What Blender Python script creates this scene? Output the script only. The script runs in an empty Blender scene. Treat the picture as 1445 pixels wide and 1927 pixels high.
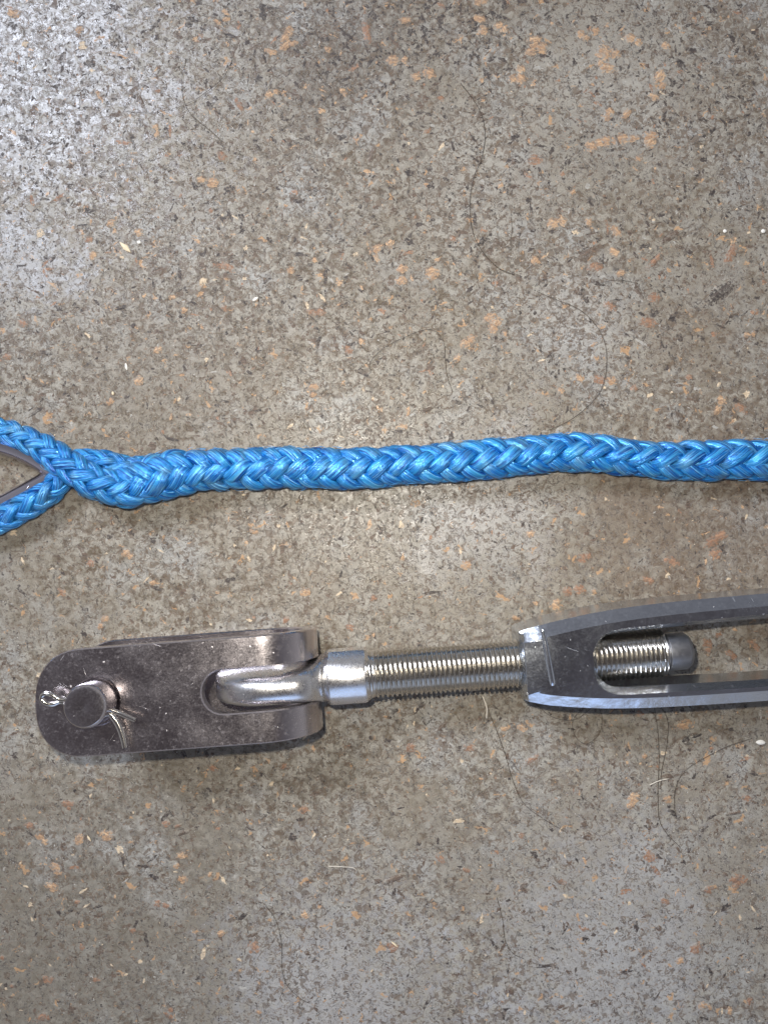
import bpy, bmesh, math, random
import numpy as np
from mathutils import Vector, Matrix
from mathutils.geometry import tessellate_polygon

# ------------------------------------------------------------------ units
S = 0.00013          # one photograph pixel on the ground is 0.13 mm
D = 1444.0           # camera height in those pixels
CX, CY = 722.5, 963.5
sc = bpy.context.scene
col = sc.collection

def W(px, py, z=0.0):                 # pixel + height -> place on the ground plan (px units)
    k = 1 - z / D
    return ((px - CX) * k, -(py - CY) * k, z)

# ------------------------------------------------------------------ camera
cd = bpy.data.cameras.new('camera'); cam = bpy.data.objects.new('camera', cd); col.objects.link(cam)
cam.location = (0, 0, D * S); cam.rotation_euler = (0, 0, 0)
cd.sensor_fit = 'HORIZONTAL'; cd.sensor_width = 36; cd.lens = 36 * D / 1445
cd.clip_start = 0.005; cd.clip_end = 20
sc.camera = cam

# ------------------------------------------------------------------ world: a dim room
wd = bpy.data.worlds.new('World'); sc.world = wd; wd.use_nodes = True
bg = wd.node_tree.nodes['Background']
bg.inputs[1].default_value = 1.0
_n, _l = wd.node_tree.nodes, wd.node_tree.links      # walls lighter than the dark ceiling overhead
_tc = _n.new('ShaderNodeTexCoord'); _sx = _n.new('ShaderNodeSeparateXYZ'); _cr = _n.new('ShaderNodeValToRGB')
_l.new(_tc.outputs['Generated'], _sx.inputs[0]); _l.new(_sx.outputs[2], _cr.inputs[0]); _l.new(_cr.outputs[0], bg.inputs[0])
_cr.color_ramp.elements[0].position = 0.0; _cr.color_ramp.elements[0].color = (.40, .40, .42, 1)
_cr.color_ramp.elements[1].position = 0.95; _cr.color_ramp.elements[1].color = (.052, .046, .052, 1)
for _p, _c in ((.72, (.125, .125, .145, 1)), (.90, (.085, .076, .084, 1))):
    _e = _cr.color_ramp.elements.new(_p); _e.color = _c

def area(name, loc, target, size, power, color, shape='DISK', sy=None):
    ld = bpy.data.lights.new(name, 'AREA'); ld.shape = shape; ld.size = size * S
    if sy: ld.size_y = sy * S
    ld.energy = power; ld.color = color
    o = bpy.data.objects.new(name, ld); col.objects.link(o)
    o.location = Vector(loc) * S
    d = (Vector(target) - Vector(loc))
    o.rotation_euler = d.to_track_quat('-Z', 'Y').to_euler()
    return o
# the phone's flash beside the lens, and the room's cool windows
area('phone_flash', (-78, 108, 1444), (60, 0, 0), 40, 0.35, (1.0, 0.94, 0.83))
area('window_light', (900, -9000, 5600), (0, 0, 300), 6500, 3.4, (0.45, 0.63, 1.0), 'RECTANGLE', 8000)
area('doorway_light', (-5600, 6400, 8600), (0, 0, 0), 3600, 26.0, (0.80, 0.86, 1.0), 'RECTANGLE', 3000)
sc.view_settings.view_transform = 'Standard'; sc.view_settings.look = 'None'
sc.view_settings.exposure = 0; sc.view_settings.gamma = 1

# ------------------------------------------------------------------ helpers
def tag(o, label=None, cat=None, group=None, kind=None):
    if label: o['label'] = label
    if cat: o['category'] = cat
    if group: o['group'] = group
    if kind: o['kind'] = kind
    return o

def smooth(me, ang=35):
    me.shade_smooth()
    if ang: me.set_sharp_from_angle(angle=math.radians(ang))

def link(name, me, mat=None, parent=None, loc=None):
    o = bpy.data.objects.new(name, me); col.objects.link(o)
    if mat is not None and len(me.materials) == 0: me.materials.append(mat)
    if parent: o.parent = parent
    if loc: o.location = loc
    return o

def mesh(name, V, F, ang=35, uv=None):
    me = bpy.data.meshes.new(name)
    me.from_pydata([tuple(c * S for c in v) for v in V], [], F)
    if uv is not None:
        l = me.uv_layers.new(name='UVMap')
        idx = np.empty(len(me.loops), dtype=np.int32); me.loops.foreach_get('vertex_index', idx)
        l.data.foreach_set('uv', np.asarray(uv, dtype=np.float32)[idx].ravel())
    me.validate(); me.update(); smooth(me, ang)
    return me

def catmull(pts, step):
    P = [np.array(p, float) for p in pts]
    P = [2 * P[0] - P[1]] + P + [2 * P[-1] - P[-2]]
    out = []
    for i in range(1, len(P) - 2):
        p0, p1, p2, p3 = P[i - 1:i + 3]
        n = max(2, int(np.linalg.norm(p2[:3] - p1[:3]) / step))
        for k in range(n):
            t = k / n
            out.append(0.5 * (2 * p1 + (p2 - p0) * t + (2 * p0 - 5 * p1 + 4 * p2 - p3) * t * t + (3 * p1 - p0 - 3 * p2 + p3) * t ** 3))
    out.append(P[-2])
    return np.array(out)

def tube(pts, rad, n=8, step=3.0, cap=True, flat=1.0):
    """pts: (x,y,z) control points; rad: number or list at the control points"""
    R = rad if isinstance(rad, (list, tuple)) else [rad] * len(pts)
    C = catmull([tuple(p) + (r,) for p, r in zip(pts, R)], step)
    X, rr = C[:, :3], np.maximum(C[:, 3], 0.01)
    T = np.gradient(X, axis=0); T /= np.linalg.norm(T, axis=1)[:, None] + 1e-9
    up = np.array([0, 0, 1.0])
    V, F = [], []
    for i in range(len(X)):
        N = np.cross(up, T[i]); ln = np.linalg.norm(N)
        N = N / ln if ln > 1e-4 else np.array([1.0, 0, 0])
        B = np.cross(T[i], N)
        for k in range(n):
            a = 2 * math.pi * k / n
            V.append(X[i] + rr[i] * (math.cos(a) * N + flat * math.sin(a) * B))
    for i in range(len(X) - 1):
        for k in range(n):
            a, b = i * n + k, i * n + (k + 1) % n
            F.append((a, b, b + n, a + n))
    if cap:
        F.append(tuple(range(n))[::-1]); F.append(tuple((len(X) - 1) * n + k for k in range(n)))
    return V, F

def merge(*parts):
    V, F = [], []
    for v, f in parts:
        o = len(V); V += [tuple(x) for x in v]; F += [tuple(i + o for i in q) for q in f]
    return V, F

def loft(rings, cap=True):
    n = len(rings[0]); V = [p for r in rings for p in r]; F = []
    for i in range(len(rings) - 1):
        for k in range(n):
            a, b = i * n + k, i * n + (k + 1) % n
            F.append((a, b, b + n, a + n))
    if cap:
        F.append(tuple(range(n))[::-1]); F.append(tuple((len(rings) - 1) * n + k for k in range(n)))
    return V, F

def inset(loop, d):                   # move a counter-clockwise loop inwards by d
    n = len(loop); out = []
    for i in range(n):
        p, q, r = Vector(loop[i - 1]), Vector(loop[i]), Vector(loop[(i + 1) % n])
        e1 = (q - p).normalized(); e2 = (r - q).normalized()
        n1 = Vector((-e1.y, e1.x)); n2 = Vector((-e2.y, e2.x))
        m = (n1 + n2); m = m / max(m.length_squared / 2, 0.5) if m.length > 1e-6 else n1
        out.append(tuple(q + m * d))
    return out

def plate(outer, holes, h, b, hb=None, dz=None, dzh=None):
    """solid slab of half height h around z=0 with chamfer b (outer) / hb (holes); outer is CCW, holes CW"""
    hb = b if hb is None else hb
    V, F = [], []
    layers = []
    loops = [outer] + holes
    for li_, (lp, bb) in enumerate(zip(loops, [b] + [hb] * len(holes))):
        ins = inset(lp, bb)
        L = []
        dd = (bb if dz is None else dz) if li_ == 0 or dzh is None else dzh
        for z, q in ((-h, ins), (-h + dd, lp), (h - dd, lp), (h, ins)):
            L.append(list(range(len(V), len(V) + len(q)))); V += [(x, y, z) for x, y in q]
        for a in range(3):
            n = len(lp)
            for k in range(n):
                F.append((L[a][k], L[a][(k + 1) % n], L[a + 1][(k + 1) % n], L[a + 1][k]))
        layers.append(L)
    for li, flip in ((3, False), (0, True)):
        idx = [i for L in layers for i in L[li]]
        tess = tessellate_polygon([[Vector(V[i]) for i in L[li]] for L in layers])
        for t in tess:
            q = [idx[i] for i in t]
            a, bb_, c = [Vector(V[i]) for i in q]
            up = (bb_ - a).cross(c - a).z > 0
            if up == flip: q = q[::-1]
            F.append(tuple(q))
    return V, F

def cut(V, F, xs=(), ys=()):
    bm = bmesh.new(); vs = [bm.verts.new(v) for v in V]
    for f in F:
        try: bm.faces.new([vs[i] for i in f])
        except ValueError: pass
    for x in xs:
        bmesh.ops.bisect_plane(bm, geom=bm.verts[:] + bm.edges[:] + bm.faces[:], plane_co=(x, 0, 0), plane_no=(1, 0, 0), dist=1e-4)
    for y in ys:
        bmesh.ops.bisect_plane(bm, geom=bm.verts[:] + bm.edges[:] + bm.faces[:], plane_co=(0, y, 0), plane_no=(0, 1, 0), dist=1e-4)
    bm.verts.index_update()
    V2 = [tuple(v.co) for v in bm.verts]; F2 = [tuple(v.index for v in f.verts) for f in bm.faces]
    bm.free()
    return V2, F2

# ------------------------------------------------------------------ node helpers
class NT:
    def __init__(s, tree): s.t = tree; s.n = tree.nodes; s.l = tree.links
    def new(s, ty, **kw):
        n = s.n.new(ty)
        for k, v in kw.items(): setattr(n, k, v)
        return n
    def put(s, inp, v):
        if isinstance(v, bpy.types.NodeSocket): s.l.new(v, inp)
        elif isinstance(v, tuple) and len(v) == 3 and inp.type == 'RGBA': inp.default_value = v + (1,)
        else: inp.default_value = v
    def math(s, op, a, b=0.0, c=None, clamp=False):
        n = s.new('ShaderNodeMath', operation=op, use_clamp=clamp); s.put(n.inputs[0], a); s.put(n.inputs[1], b)
        if c is not None: s.put(n.inputs[2], c)
        return n.outputs[0]
    def mix(s, f, a, b, blend='MIX'):
        n = s.new('ShaderNodeMix', data_type='RGBA', blend_type=blend)
        s.put(n.inputs[0], f); s.put(n.inputs[6], a); s.put(n.inputs[7], b)
        return n.outputs[2]
    def noise(s, vec, scale, detail=2, rough=0.5, dist=0.0, out=0):
        n = s.new('ShaderNodeTexNoise'); s.put(n.inputs['Vector'], vec); s.put(n.inputs['Scale'], scale)
        n.inputs['Detail'].default_value = detail; n.inputs['Roughness'].default_value = rough; n.inputs['Distortion'].default_value = dist
        return n.outputs[out]
    def voro(s, vec, scale, feature='F1', rand=1.0):
        n = s.new('ShaderNodeTexVoronoi', feature=feature); s.put(n.inputs['Vector'], vec); s.put(n.inputs['Scale'], scale)
        n.inputs['Randomness'].default_value = rand
        return n
    def step(s, v, lo, hi, a=0.0, b=1.0):
        n = s.new('ShaderNodeMapRange'); s.put(n.inputs[0], v)
        for i, x in zip((1, 2, 3, 4), (lo, hi, a, b)): s.put(n.inputs[i], x)
        return n.outputs[0]
    def vmap(s, vec, loc=(0, 0, 0), rot=(0, 0, 0), scale=(1, 1, 1), turn=(0, 0, 0)):
        if any(rot): vec = s.vmap(vec, (0, 0, 0), (0, 0, 0), (1, 1, 1), rot)
        n = s.new('ShaderNodeMapping'); s.put(n.inputs[0], vec)
        n.inputs[1].default_value = loc; n.inputs[2].default_value = turn; n.inputs[3].default_value = scale
        return n.outputs[0]
    def vadd(s, a, b):
        n = s.new('ShaderNodeVectorMath', operation='ADD'); s.put(n.inputs[0], a); s.put(n.inputs[1], b); return n.outputs[0]
    def vscale(s, a, k):
        n = s.new('ShaderNodeVectorMath', operation='SCALE'); s.put(n.inputs[0], a); n.inputs[3].default_value = k; return n.outputs[0]

def material(name):
    m = bpy.data.materials.new(name); m.use_nodes = True
    t = NT(m.node_tree); b = m.node_tree.nodes['Principled BSDF']
    return m, t, b

def pixcoord(t, src='Position'):
    if src == 'Position':
        g = t.new('ShaderNodeNewGeometry').outputs['Position']
    else:
        g = t.new('ShaderNodeTexCoord').outputs['Object']
    return t.vscale(g, 1 / S)

# the board's worn paint: shared by the floor and by the chips pressed into it
def paint_group():
    g = bpy.data.node_groups.new('WornPaint', 'ShaderNodeTree')
    g.interface.new_socket('Color', in_out='OUTPUT', socket_type='NodeSocketColor')
    g.interface.new_socket('Height', in_out='OUTPUT', socket_type='NodeSocketFloat')
    g.interface.new_socket('Film', in_out='OUTPUT', socket_type='NodeSocketFloat')
    t = NT(g); out = t.new('NodeGroupOutput')
    p = pixcoord(t)
    wob = t.vscale(t.vadd(t.noise(p, 0.09, 3, out=1), (-.5, -.5, -.5)), 14.0)
    q = t.vadd(p, wob)
    big = t.noise(p, 0.0035, 3, .55)
    mid = t.noise(t.vadd(p, (300, 80, 0)), 0.022, 3, .6)
    fin = t.noise(q, 0.060, 5, .62)
    grn = t.noise(p, 0.42, 3, .75)
    # grey paint, browner where it is thin
    cl = t.noise(t.vadd(p, (77, 310, 0)), 0.0075, 4, .6)      # clouds of thicker, bluer paint
    cl = t.noise(t.vadd(p, (77, 310, 0)), 0.0075, 4, .6)      # clouds of thicker, bluer paint
    cl = t.noise(t.vadd(p, (77, 310, 0)), 0.0075, 4, .6)      # clouds of thicker, bluer paint
    paint = t.mix(t.step(fin, .38, .58), (.140, .112, .080), (.330, .303, .250))
    paint = t.mix(t.step(mid, .46, .60, 0, .5), paint, (.370, .350, .300))
    paint = t.mix(t.step(cl, .50, .64, 0, .55), paint, (.380, .385, .375))
    paint = t.mix(t.step(big, .44, .60, .0, .55), paint, (.225, .192, .142))
    paint = t.mix(t.step(grn, .36, .60, .40, .0), paint, (.12, .10, .075))
    # rubbed-brown wear and pale paint, plus window glare and flash falloff painted in
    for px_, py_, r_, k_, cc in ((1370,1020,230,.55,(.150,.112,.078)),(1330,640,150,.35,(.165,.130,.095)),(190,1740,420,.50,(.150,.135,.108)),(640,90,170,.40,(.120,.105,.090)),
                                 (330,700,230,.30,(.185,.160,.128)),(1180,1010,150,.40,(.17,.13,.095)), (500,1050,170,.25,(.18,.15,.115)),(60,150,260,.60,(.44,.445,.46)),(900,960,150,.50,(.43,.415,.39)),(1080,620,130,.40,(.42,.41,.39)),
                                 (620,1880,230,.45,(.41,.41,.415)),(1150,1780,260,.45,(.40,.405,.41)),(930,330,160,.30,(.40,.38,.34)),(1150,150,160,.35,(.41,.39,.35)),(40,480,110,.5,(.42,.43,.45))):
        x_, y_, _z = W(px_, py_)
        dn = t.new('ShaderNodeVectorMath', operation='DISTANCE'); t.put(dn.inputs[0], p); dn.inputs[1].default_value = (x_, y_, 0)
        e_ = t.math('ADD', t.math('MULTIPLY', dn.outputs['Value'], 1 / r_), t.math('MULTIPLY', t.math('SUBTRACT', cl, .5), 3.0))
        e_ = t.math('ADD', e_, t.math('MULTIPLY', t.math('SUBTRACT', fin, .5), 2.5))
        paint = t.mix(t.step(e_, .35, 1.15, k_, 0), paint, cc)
    # brown scrapes and pits: irregular islands, denser where `mid` is low
    isl = t.noise(t.vadd(q, (900, 0, 0)), 0.085, 4, .62, 1.0)
    sep = t.new('ShaderNodeSeparateXYZ'); t.put(sep.inputs[0], p)
    far = t.step(sep.outputs[1], -500, 900)          # the far end of the board is more pitted
    thr = t.math('SUBTRACT', t.step(big, .38, .62, .525, .590), t.math('MULTIPLY', far, .025))
    d = t.math('SUBTRACT', isl, thr)
    pit = t.step(d, 0, .03)
    pc = t.mix(t.noise(p, .05, 2), (.055, .040, .030), (.18, .125, .080))
    c = t.mix(t.math('MULTIPLY', pit, .70), paint, pc)
    # scratched streaks in several directions
    hh = t.math('MULTIPLY', fin, 0.6)
    for i, (rot, off) in enumerate(((.55, 0), (-.5, 700), (1.35, 1500))):
        sv = t.vmap(q, (off, off * .7, 0), (0, 0, rot), (.026, .10, 1))
        st = t.noise(sv, 1.0, 3, .6)
        m = t.step(st, .60, .635)
        cc = [(.085, .062, .045), (.19, .135, .09), (.06, .052, .046)][i]
        c = t.mix(t.math('MULTIPLY', m, .72), c, cc)
        hh = t.math('SUBTRACT', hh, t.math('MULTIPLY', m, .35))
    # bare tan wood showing through
    tn = t.noise(t.vadd(q, (0, 2500, 0)), 0.045, 5, .66, .6)
    tm = t.step(tn, .632, .65)
    tcol = t.mix(t.noise(p, .16, 3, .7), (.30, .165, .085), (.56, .36, .19))
    c = t.mix(t.math('MULTIPLY', tm, .85), c, tcol)
    # black pin pricks, pale grit
    v1 = t.voro(t.vadd(p, (50, 0, 0)), 0.085)
    dot = t.math('MULTIPLY', t.step(v1.outputs['Distance'], .10, .17, 1, 0), t.step(t.math('FRACT', t.math('MULTIPLY', v1.outputs['Color'], 7.3)), .40, .45, 1, 0))
    c = t.mix(t.math('MULTIPLY', dot, .75), c, (.03, .026, .024))
    v2 = t.voro(t.vadd(p, (0, 170, 0)), 0.12)
    wh = t.math('MULTIPLY', t.step(v2.outputs['Distance'], .07, .12, 1, 0), t.step(v2.outputs['Color'], .28, .30, 1, 0))
    c = t.mix(t.math('MULTIPLY', wh, .75), c, (.66, .63, .58))
    hh = t.math('SUBTRACT', hh, t.math('MULTIPLY', pit, .55))
    hh = t.math('SUBTRACT', hh, t.math('MULTIPLY', dot, .8))
    hh = t.math('ADD', hh, t.math('MULTIPLY', grn, .30))
    film = t.step(t.noise(t.vadd(q, (40, 40, 900)), .16, 4, .7), .5, .56)
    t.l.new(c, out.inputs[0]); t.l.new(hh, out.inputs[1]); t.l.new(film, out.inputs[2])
    return g
PAINT = paint_group()

def finish_board(t, b, color, height, rough=.42):
    t.put(b.inputs['Base Color'], color)
    bp = t.new('ShaderNodeBump'); bp.inputs['Strength'].default_value = 0.48; bp.inputs['Distance'].default_value = 2.2 * S
    t.l.new(height, bp.inputs['Height']); t.l.new(bp.outputs[0], b.inputs['Normal'])
    t.put(b.inputs['Roughness'], rough)
    b.inputs['Specular IOR Level'].default_value = 0.5

M_floor, t, b = material('worn_painted_board')
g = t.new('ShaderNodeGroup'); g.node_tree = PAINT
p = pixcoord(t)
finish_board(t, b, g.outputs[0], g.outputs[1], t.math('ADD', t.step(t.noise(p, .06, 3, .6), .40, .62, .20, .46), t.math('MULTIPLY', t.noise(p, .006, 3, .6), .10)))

def chip_mat(name, c1, c2, film=.5, ragged=True):
    m, t, b = material(name)
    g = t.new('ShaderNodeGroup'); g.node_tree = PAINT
    o = pixcoord(t, 'Object'); w = pixcoord(t)
    rnd = t.new('ShaderNodeObjectInfo').outputs['Random']
    fib = t.noise(t.vmap(o, scale=(.06, .42, 1)), 1.0, 4, .7)
    c = t.mix(t.step(fib, .36, .62), c1, c2)
    c = t.mix(t.math('MULTIPLY', rnd, .45), c, c1)
    c = t.mix(t.step(t.noise(w, .30, 3, .7), .56, .66, 0, .6), c, tuple(x * .42 for x in c1))
    f = t.math('MULTIPLY', g.outputs[2], film)
    if ragged:                                   # the paint film still clings unevenly round the rim
        ln = t.new('ShaderNodeVectorMath', operation='LENGTH'); t.put(ln.inputs[0], o)
        e = t.math('ADD', t.math('MULTIPLY', ln.outputs['Value'], .082), t.math('MULTIPLY', t.math('SUBTRACT', t.noise(w, .17, 4, .7), .5), 3.6))
        f = t.math('MAXIMUM', f, t.step(e, .62, .82))
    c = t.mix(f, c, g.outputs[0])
    h = t.math('ADD', t.math('MULTIPLY', fib, .6), t.math('MULTIPLY', g.outputs[1], .5))
    finish_board(t, b, c, h, .55)
    return m
def pair(name, c1, c2, film): return chip_mat(name, c1, c2, film), chip_mat(name + '_fleck', c1, c2, min(1, film * 1.5), False)
M_tan, F_tan = pair('bare_tan_wood_chip', (.27, .15, .08), (.62, .42, .25), .6)
M_rust, F_rust = pair('reddish_wood_chip', (.19, .10, .06), (.38, .22, .13), .7)
M_brown, F_brown = pair('brown_wood_chip', (.060, .043, .032), (.17, .115, .08), .5)
M_dark, F_dark = pair('dark_wood_chip', (.026, .021, .019), (.085, .064, .052), .4)
M_cream, F_cream = pair('cream_wood_chip', (.48, .36, .23), (.70, .57, .40), .3)
M_greyfl = chip_mat('pale_paint_flake', (.32, .30, .26), (.42, .40, .36), .7, False)

def metal_mat(name, base, rough, scratch=.5, specks=.6, mott=.5, wave=0.0):
    m, t, b = material(name)
    o = pixcoord(t, 'Object')
    sm = t.noise(o, .016, 4, .62)
    fi = t.noise(o, .30, 4, .75)
    c = t.mix(t.math('MULTIPLY', t.step(sm, .35, .65), mott), base, tuple(x * .80 for x in base))
    # dust and tiny nicks
    v = t.voro(t.vadd(o, t.vscale(t.noise(o, .3, 2, out=1), 5)), .11)
    sp = t.math('MULTIPLY', t.step(v.outputs['Distance'], .08, .16, 1, 0), t.step(t.math('ADD', v.outputs['Color'], t.math('MULTIPLY', sm, .4)), .42, .46, 1, 0))
    sp = t.math('MULTIPLY', sp, specks)
    # hair scratches
    sc_ = None
    for rot, off in ((.4, 0), (-.9, 300), (1.25, 800)):
        sv = t.vmap(o, (off, off, 0), (0, 0, rot), (.018, .50, .05))
        s1 = t.step(t.noise(sv, 1.0, 2, .5), .76, .80)
        sc_ = s1 if sc_ is None else t.math('MAXIMUM', sc_, s1)
    hz = t.math('MULTIPLY', t.step(t.noise(o, .12, 5, .8), .54, .68), .16 * specks)
    dust = t.math('MAXIMUM', sp, t.math('MAXIMUM', t.math('MULTIPLY', sc_, .55 * scratch), hz), clamp=True)
    t.put(b.inputs['Base Color'], t.mix(dust, c, (.55, .52, .50)))
    t.put(b.inputs['Metallic'], t.step(dust, 0, 1, 1, .15))
    r = t.math('ADD', t.step(fi, .3, .7, rough * .75, rough * 1.35), t.math('MULTIPLY', dust, .35))
    t.put(b.inputs['Roughness'], t.math('ADD', r, t.math('MULTIPLY', t.step(sm, .4, .7), rough * .5)))
    bp = t.new('ShaderNodeBump'); bp.inputs['Strength'].default_value = .25; bp.inputs['Distance'].default_value = .6 * S
    t.l.new(t.math('ADD', t.math('MULTIPLY', fi, .5), t.math('SUBTRACT', t.math('MULTIPLY', sp, .6), sc_)), bp.inputs['Height'])
    nrm = bp.outputs[0]
    if wave:                                     # cast metal polished by hand: its faces are never quite flat
        b2 = t.new('ShaderNodeBump'); b2.inputs['Strength'].default_value = 1; b2.inputs['Distance'].default_value = wave * S
        t.l.new(t.noise(o, .024, 3, .5), b2.inputs['Height']); t.l.new(b2.outputs[0], bp.inputs['Normal'])
    t.l.new(nrm, b.inputs['Normal'])
    return m
M_jaw = metal_mat('scuffed_stainless_steel', (.62, .57, .58), .17, .8, .8, .6)
M_pin = metal_mat('pin_steel', (.62, .58, .59), .16, .3, .3, .3)
M_eye = metal_mat('satin_stainless_steel', (.72, .71, .71), .23, .2, .5, .3)
M_thread = metal_mat('threaded_steel', (.62, .59, .54), .17, 0, .35, .5)
M_chrome = metal_mat('polished_chrome', (.66, .70, .76), .16, .5, .35, .5, 1.4)
M_tip = metal_mat('blackened_steel', (.40, .40, .41), .32, .1, .3, .3)
M_wire = metal_mat('cotter_wire', (.72, .69, .64), .14, 0, .15, .3)
M_thimble = metal_mat('thimble_steel', (.60, .58, .66), .09, .4, .15, .3)

def rope_mat():
    m, t, b = material('blue_braided_fibre')
    uv = t.new('ShaderNodeUVMap').outputs[0]
    rnd = t.new('ShaderNodeObjectInfo').outputs['Random']
    off = t.new('ShaderNodeCombineXYZ'); t.put(off.inputs[0], t.math('MULTIPLY', rnd, 900.0)); t.put(off.inputs[1], t.math('MULTIPLY', rnd, 77.0))
    uv = t.vadd(uv, off.outputs[0])
    f1 = t.noise(t.vmap(uv, scale=(.022, .55, 1)), 1.0, 3, .7)
    f2 = t.noise(t.vmap(uv, (31, 9, 0), scale=(.016, .20, 1)), 1.0, 3, .6)
    w = t.noise(pixcoord(t), .030, 3, .55)
    c = t.mix(t.step(f1, .40, .60), (.0005, .045, .26), (.005, .29, .78))
    c = t.mix(t.step(f2, .47, .62, 0, .55), c, (.05, .45, .80))
    c = t.mix(t.step(w, .52, .66, 0, .38), c, (.15, .32, .38))
    c = t.mix(t.step(f1, .56, .66, 0, .66), c, (.46, .82, .93))
    t.put(b.inputs['Base Color'], c)
    t.put(b.inputs['Roughness'], t.step(f2, .3, .7, .22, .35))
    b.inputs['Specular IOR Level'].default_value = .9
    b.inputs['Metallic'].default_value = .45
    b.inputs['Anisotropic'].default_value = .85
    tg = t.new('ShaderNodeTangent', direction_type='UV_MAP', uv_map='UVMap'); t.l.new(tg.outputs[0], b.inputs['Tangent'])
    bp = t.new('ShaderNodeBump'); bp.inputs['Strength'].default_value = .8; bp.inputs['Distance'].default_value = 2.0 * S
    t.l.new(t.math('ADD', f1, t.math('MULTIPLY', f2, .8)), bp.inputs['Height']); t.l.new(bp.outputs[0], b.inputs['Normal'])
    return m
M_rope = rope_mat()
m, t, b = material('rope_core_blue'); b.inputs['Base Color'].default_value = (.008, .09, .34, 1); b.inputs['Roughness'].default_value = .7; M_core = m

# ------------------------------------------------------------------ the floor board
rng = random.Random(7)
def grid(x0, x1, y0, y1, n, z=0):
    V = [(x0 + (x1 - x0) * i / n, y0 + (y1 - y0) * j / n, z) for j in range(n + 1) for i in range(n + 1)]
    F = [(j * (n + 1) + i, j * (n + 1) + i + 1, (j + 1) * (n + 1) + i + 1, (j + 1) * (n + 1) + i) for j in range(n) for i in range(n)]
    return V, F
V, F = grid(-6000, 6000, -6000, 6000, 8)
floor = link('floor', mesh('floor', V, F, None), M_floor)
tag(floor, 'worn grey painted particle board floor with bare brown and tan wood chips showing', kind='structure')

def flake(r, n, elong, jag, h=.7, cx=0, cy=0, rot=0):
    """low ragged dome pressed into the board, rim just under the surface"""
    V = [(cx, cy, h)]; c, s = math.cos(rot), math.sin(rot)
    for k in range(n):
        a = 2 * math.pi * k / n; rr = r * (1 + rng.uniform(-jag, jag))
        x, y = rr * math.cos(a) * elong, rr * math.sin(a) / elong
        V.append((cx + c * x - s * y, cy + s * x + c * y, -.25))
    V2 = []                                        # inner ring to keep the top nearly flat
    for k in range(n):
        x, y, _ = V[k + 1]; V2.append((cx + (x - cx) * .82, cy + (y - cy) * .82, h * .8))
    V += V2
    F = [(1 + k, 1 + (k + 1) % n, 1 + n + (k + 1) % n, 1 + n + k) for k in range(n)]
    F += [(0, 1 + n + k, 1 + n + (k + 1) % n) for k in range(n)]
    return V, F

shapes = {}
for mt in (M_tan, M_rust, M_brown, M_dark, M_cream):
    L = []
    for k in range(6):
        el = rng.choice((1.0, 1.25, 1.6, 2.0)) if mt is not M_brown else rng.choice((1.2, 1.7, 2.3))
        me = mesh('wood_chip', *flake(12.5, 16, el ** .5, .12, .8), 60)
        me.materials.append(mt); L.append(me)
    shapes[mt.name] = L
def chip(px, py, size, mt, rot=None, stretch=1.0):
    o = bpy.data.objects.new('wood_chip', rng.choice(shapes[mt.name])); col.objects.link(o); o.parent = floor
    x, y, _ = W(px, py)
    o.location = (x * S, y * S, rng.uniform(0, .12) * S)
    o.rotation_euler = (0, 0, rng.uniform(0, 6.28) if rot is None else rot)
    k = size / 20
    o.scale = (k * stretch, k / stretch ** .5, 1)
    return o

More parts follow.
